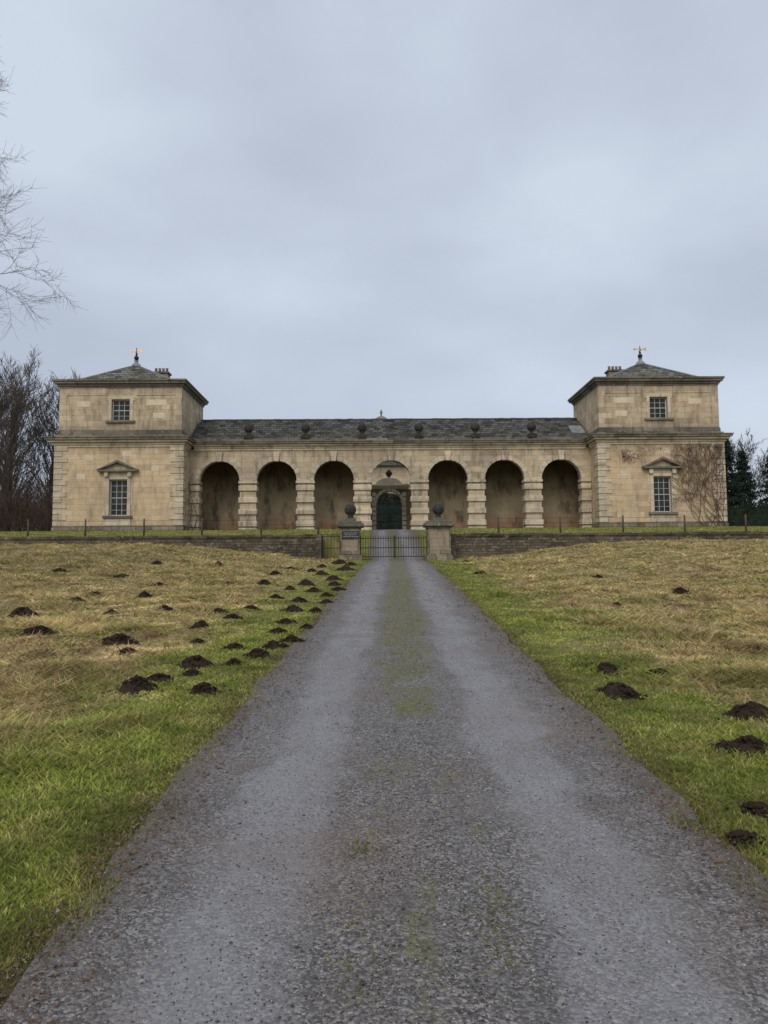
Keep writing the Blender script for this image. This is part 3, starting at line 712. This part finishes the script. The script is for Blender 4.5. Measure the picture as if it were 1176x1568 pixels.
def bare_tree(x,y,H,seed,mat,r0=.3,depth=4,kids=(4,6),spread=.6,minr=.012,trunkf=.5,up=.25,shrink=.6):
    rg=random.Random(seed); z=float(gz(x,y)); e=empty('bare_tree',(x,y,z)); segs=[]
    p=Vector((x,y,z-.2)); d=Vector((rg.gauss(0,.04),rg.gauss(0,.04),1)).normalized(); n=9; r=r0; pts=[]
    for i in range(n):
        d=(d+Vector((rg.gauss(0,.05),rg.gauss(0,.05),.1))).normalized(); p2=p+d*(H*.92/n); r2=r0*(1-.93*(i+1)/n)+.015
        segs.append((*p,*p2,r,r2)); pts.append((p.copy(),p2.copy(),d.copy(),r,r2)); p=p2; r=r2
    tubes('trunk',segs,mat,e,8)
    sg_=[]
    for i in range(n):
        if (i+1)/n<trunkf-.12: continue
        for _ in range(rg.randint(3,4)):
            a,b,dd,ra,rb=pts[i]; q=a.lerp(b,rg.random())
            az=rg.uniform(0,6.28); nd=(Vector((math.cos(az),math.sin(az),0))*rg.uniform(.6,1.1)*spread*1.5+Vector((0,0,.8))).normalized()
            grow(sg_,q,nd,H*.30*(1.25-.7*i/n),max(.03,ra*.45),depth-1,rg,up,spread,5,kids,shrink,minr)
    tubes('branches',sg_,mat,e,3); return e
bare_tree(-16.7,20,16.4,11,BARKL,.32,5,(5,7),.75,.005,.55,.0,.58)
for i,(x,y,H) in enumerate([(-36,72,15.2),(-33.5,76,15),(-38.5,78,16.5),(-34.6,70,12.5),(-41,74,16),(-31.5,84,15.5),(-44,82,17),(-37,88,17),(-48,76,16),(-52,84,17)]):
    bare_tree(x,y,H,100+i,BARKD if i%3 else BARKT,.26,4,(3,5),.42,.020,.25,.4)
segs=[]; rg=random.Random(9)
for i in range(330):
    x=rg.uniform(-62,-27.5); y=rg.uniform(66,84); z=4.6
    for _ in range(5):
        d=Vector((rg.gauss(0,.4),rg.gauss(0,.4),1)).normalized()
        grow(segs,Vector((x,y,z)),d,rg.uniform(1.8,4.2)+(y-66)*.12,.035,2,rg,.1,.7,3,(2,4),.6,.014)
tubes('undergrowth',segs,SHRUB,None,3)
for i,(x,y,H) in enumerate([(37.5,88,10),(41,84,11)]): bare_tree(x,y,H,300+i,BARKT,.2,4,(3,5),.5,.02,.3,.3)
def conifer(x,y,H,rad,seed):
    rg=random.Random(seed); e=empty('conifer_tree',(x,y,4.6)); segs=[(x,y,4.4,x,y,4.6+H,.25,.03)]
    lp=[]
    nb=int(H*18)
    for i in range(nb):
        t=rg.random()**.8; z=4.6+H*(.06+.93*t); L=rad*(1-t)**.8*rg.uniform(.65,1.15)+.15; az=rg.uniform(0,6.28)
        tip=(x+math.cos(az)*L,y+math.sin(az)*L,z+L*.12-.25*L)
        segs.append((x,y,z,*tip,.04,.01))
        for k in range(int(30+L*30)):
            f=rg.random()**.6; lp.append((x+(tip[0]-x)*f+rg.gauss(0,.14),y+(tip[1]-y)*f+rg.gauss(0,.14),z+(tip[2]-z)*f+rg.gauss(0,.10)-.06))
    tubes('trunk',segs,BARKD,e,4); leafcloud('needles',NEED,e,np.array(lp),.16)
conifer(35.0,78,10.4,2.4,1); conifer(37.6,80,9.4,2.3,2); conifer(40.5,79,10,2.6,3); conifer(33.6,82,8.2,2,4)

def vine(name,starts,xmin,xmax,zmax,yw,seed,r0=.022,rep=1,pb=.10):
    rg=random.Random(seed); segs=[]
    def step(x,z,a,r,depth,L):
        for i in range(int(L/.16)):
            a+=rg.gauss(0,.17); a+=(math.pi/2-a)*.03
            x2=x+math.cos(a)*.16; z2=z+math.sin(a)*.16
            if z2>zmax or x2>xmax or x2<xmin or z2<4.7: return
            yy=yw-.03-rg.random()*.04
            segs.append((x,yy,z,x2,yy,z2,r,r*.98)); x,z=x2,z2; r=max(.007,r*.98)
            if depth>0 and rg.random()<pb: step(x,z,a+rg.choice((-1,1))*rg.uniform(.3,.9),r*.7,depth-1,L*.6)
    for (x,a) in starts:
        for _ in range(rep): step(x+rg.uniform(-.1,.1),4.75,a+rg.gauss(0,.1),r0,4,9)
    return tubes(name,segs,VINE,None,4)
vine('climbing_vine',[(24.95,1.6),(24.9,1.75),(24.8,1.9),(24.5,2.05),(24.2,2.2),(23.9,1.7),(23.5,2.3),(23.3,1.9),(24.9,2.35),(24.3,1.5),(23.0,1.7)],20.9,25.0,11.0,56.93,4,.022,1,.12)
vine('climbing_vine.001',[(-15.2,1.57),(-15.0,1.5),(-15.3,1.6)],-15.5,-14.86,9.3,58.85,6)
n=520; q=np.stack([17.3+np.abs(rng.normal(0,.8,n)),56.92+rng.normal(0,.03,n),10.1+rng.normal(0,.24,n)],-1)
q2=np.stack([rng.uniform(18.5,24.8,260),56.92+rng.normal(0,.03,260),10.75+rng.normal(0,.13,260)],-1)
q3=np.stack([24.4+rng.normal(0,.4,300),56.90+rng.normal(0,.04,300),rng.uniform(7.5,11.2,300)],-1); q3=q3[q3[:,0]<25.0]
leafcloud('ivy',VLEAF,None,np.concatenate([q,q2,q3]),.055)

# ---------------------------------------------------------------- sky, sun
W=bpy.data.worlds.new('World'); S.world=W; W.use_nodes=True; t=W.node_tree; bg=t.nodes['Background']
sky=t.nodes.new('ShaderNodeTexSky'); sky.sky_type='NISHITA'; sky.sun_disc=False; sky.sun_elevation=R(40); sky.sun_rotation=R(195); sky.dust_density=3
tc=t.nodes.new('ShaderNodeTexCoord')
def nz(scale,det,st,off,ro=.5):
    m=t.nodes.new('ShaderNodeMapping'); m.inputs['Scale'].default_value=st; m.inputs['Location'].default_value=off; t.links.new(tc.outputs['Generated'],m.inputs[0])
    n=t.nodes.new('ShaderNodeTexNoise'); n.inputs['Scale'].default_value=scale; n.inputs['Detail'].default_value=det; n.inputs['Roughness'].default_value=ro; n.inputs['Distortion'].default_value=.15; t.links.new(m.outputs[0],n.inputs['Vector']); return n.outputs['Fac']
def ramp(v,stops):
    r=t.nodes.new('ShaderNodeValToRGB'); t.links.new(v,r.inputs[0]); e=r.color_ramp.elements
    e[0].position=stops[0][0]; e[0].color=(*stops[0][1],1); e[1].position=stops[-1][0]; e[1].color=(*stops[-1][1],1)
    for p_,c in stops[1:-1]:
        k=e.new(p_); k.color=(*c,1)
    return r.outputs[0]
cl=ramp(nz(2.2,5,(1,1,1.9),(2.3,.4,1.1),.46),[(.34,(.50,.56,.67)),(.5,(.58,.645,.76)),(.64,(.67,.75,.86))])
vm=t.nodes.new('ShaderNodeVectorMath'); vm.operation='SCALE'; vm.inputs['Scale'].default_value=10; t.links.new(cl,vm.inputs[0])
mx=t.nodes.new('ShaderNodeMix'); mx.data_type='RGBA'; mx.inputs[0].default_value=.9
t.links.new(sky.outputs[0],mx.inputs[6]); t.links.new(vm.outputs[0],mx.inputs[7]); t.links.new(mx.outputs[2],bg.inputs[0]); bg.inputs[1].default_value=.1
su=bpy.data.lights.new('sun','SUN'); su.energy=1.5; su.angle=R(35); su.color=(1,.94,.85)
so=bpy.data.objects.new('sun',su); S.collection.objects.link(so); so.rotation_euler=(R(50),0,R(-15)); so.location=(0,-20,40)

# ---------------------------------------------------------------- camera
cd=bpy.data.cameras.new('camera'); cam=bpy.data.objects.new('camera',cd); S.collection.objects.link(cam); S.camera=cam
cd.sensor_fit='HORIZONTAL'; cd.sensor_width=36; cd.lens=36; cd.clip_end=6000; cd.clip_start=.05
cam.location=(-1.36,0,1.6)
cam.rotation_euler=(Matrix.Rotation(R(-.78),3,'Z')@Matrix.Rotation(R(90+4.42),3,'X')@Matrix.Rotation(R(-.45),3,'Z')).to_euler()
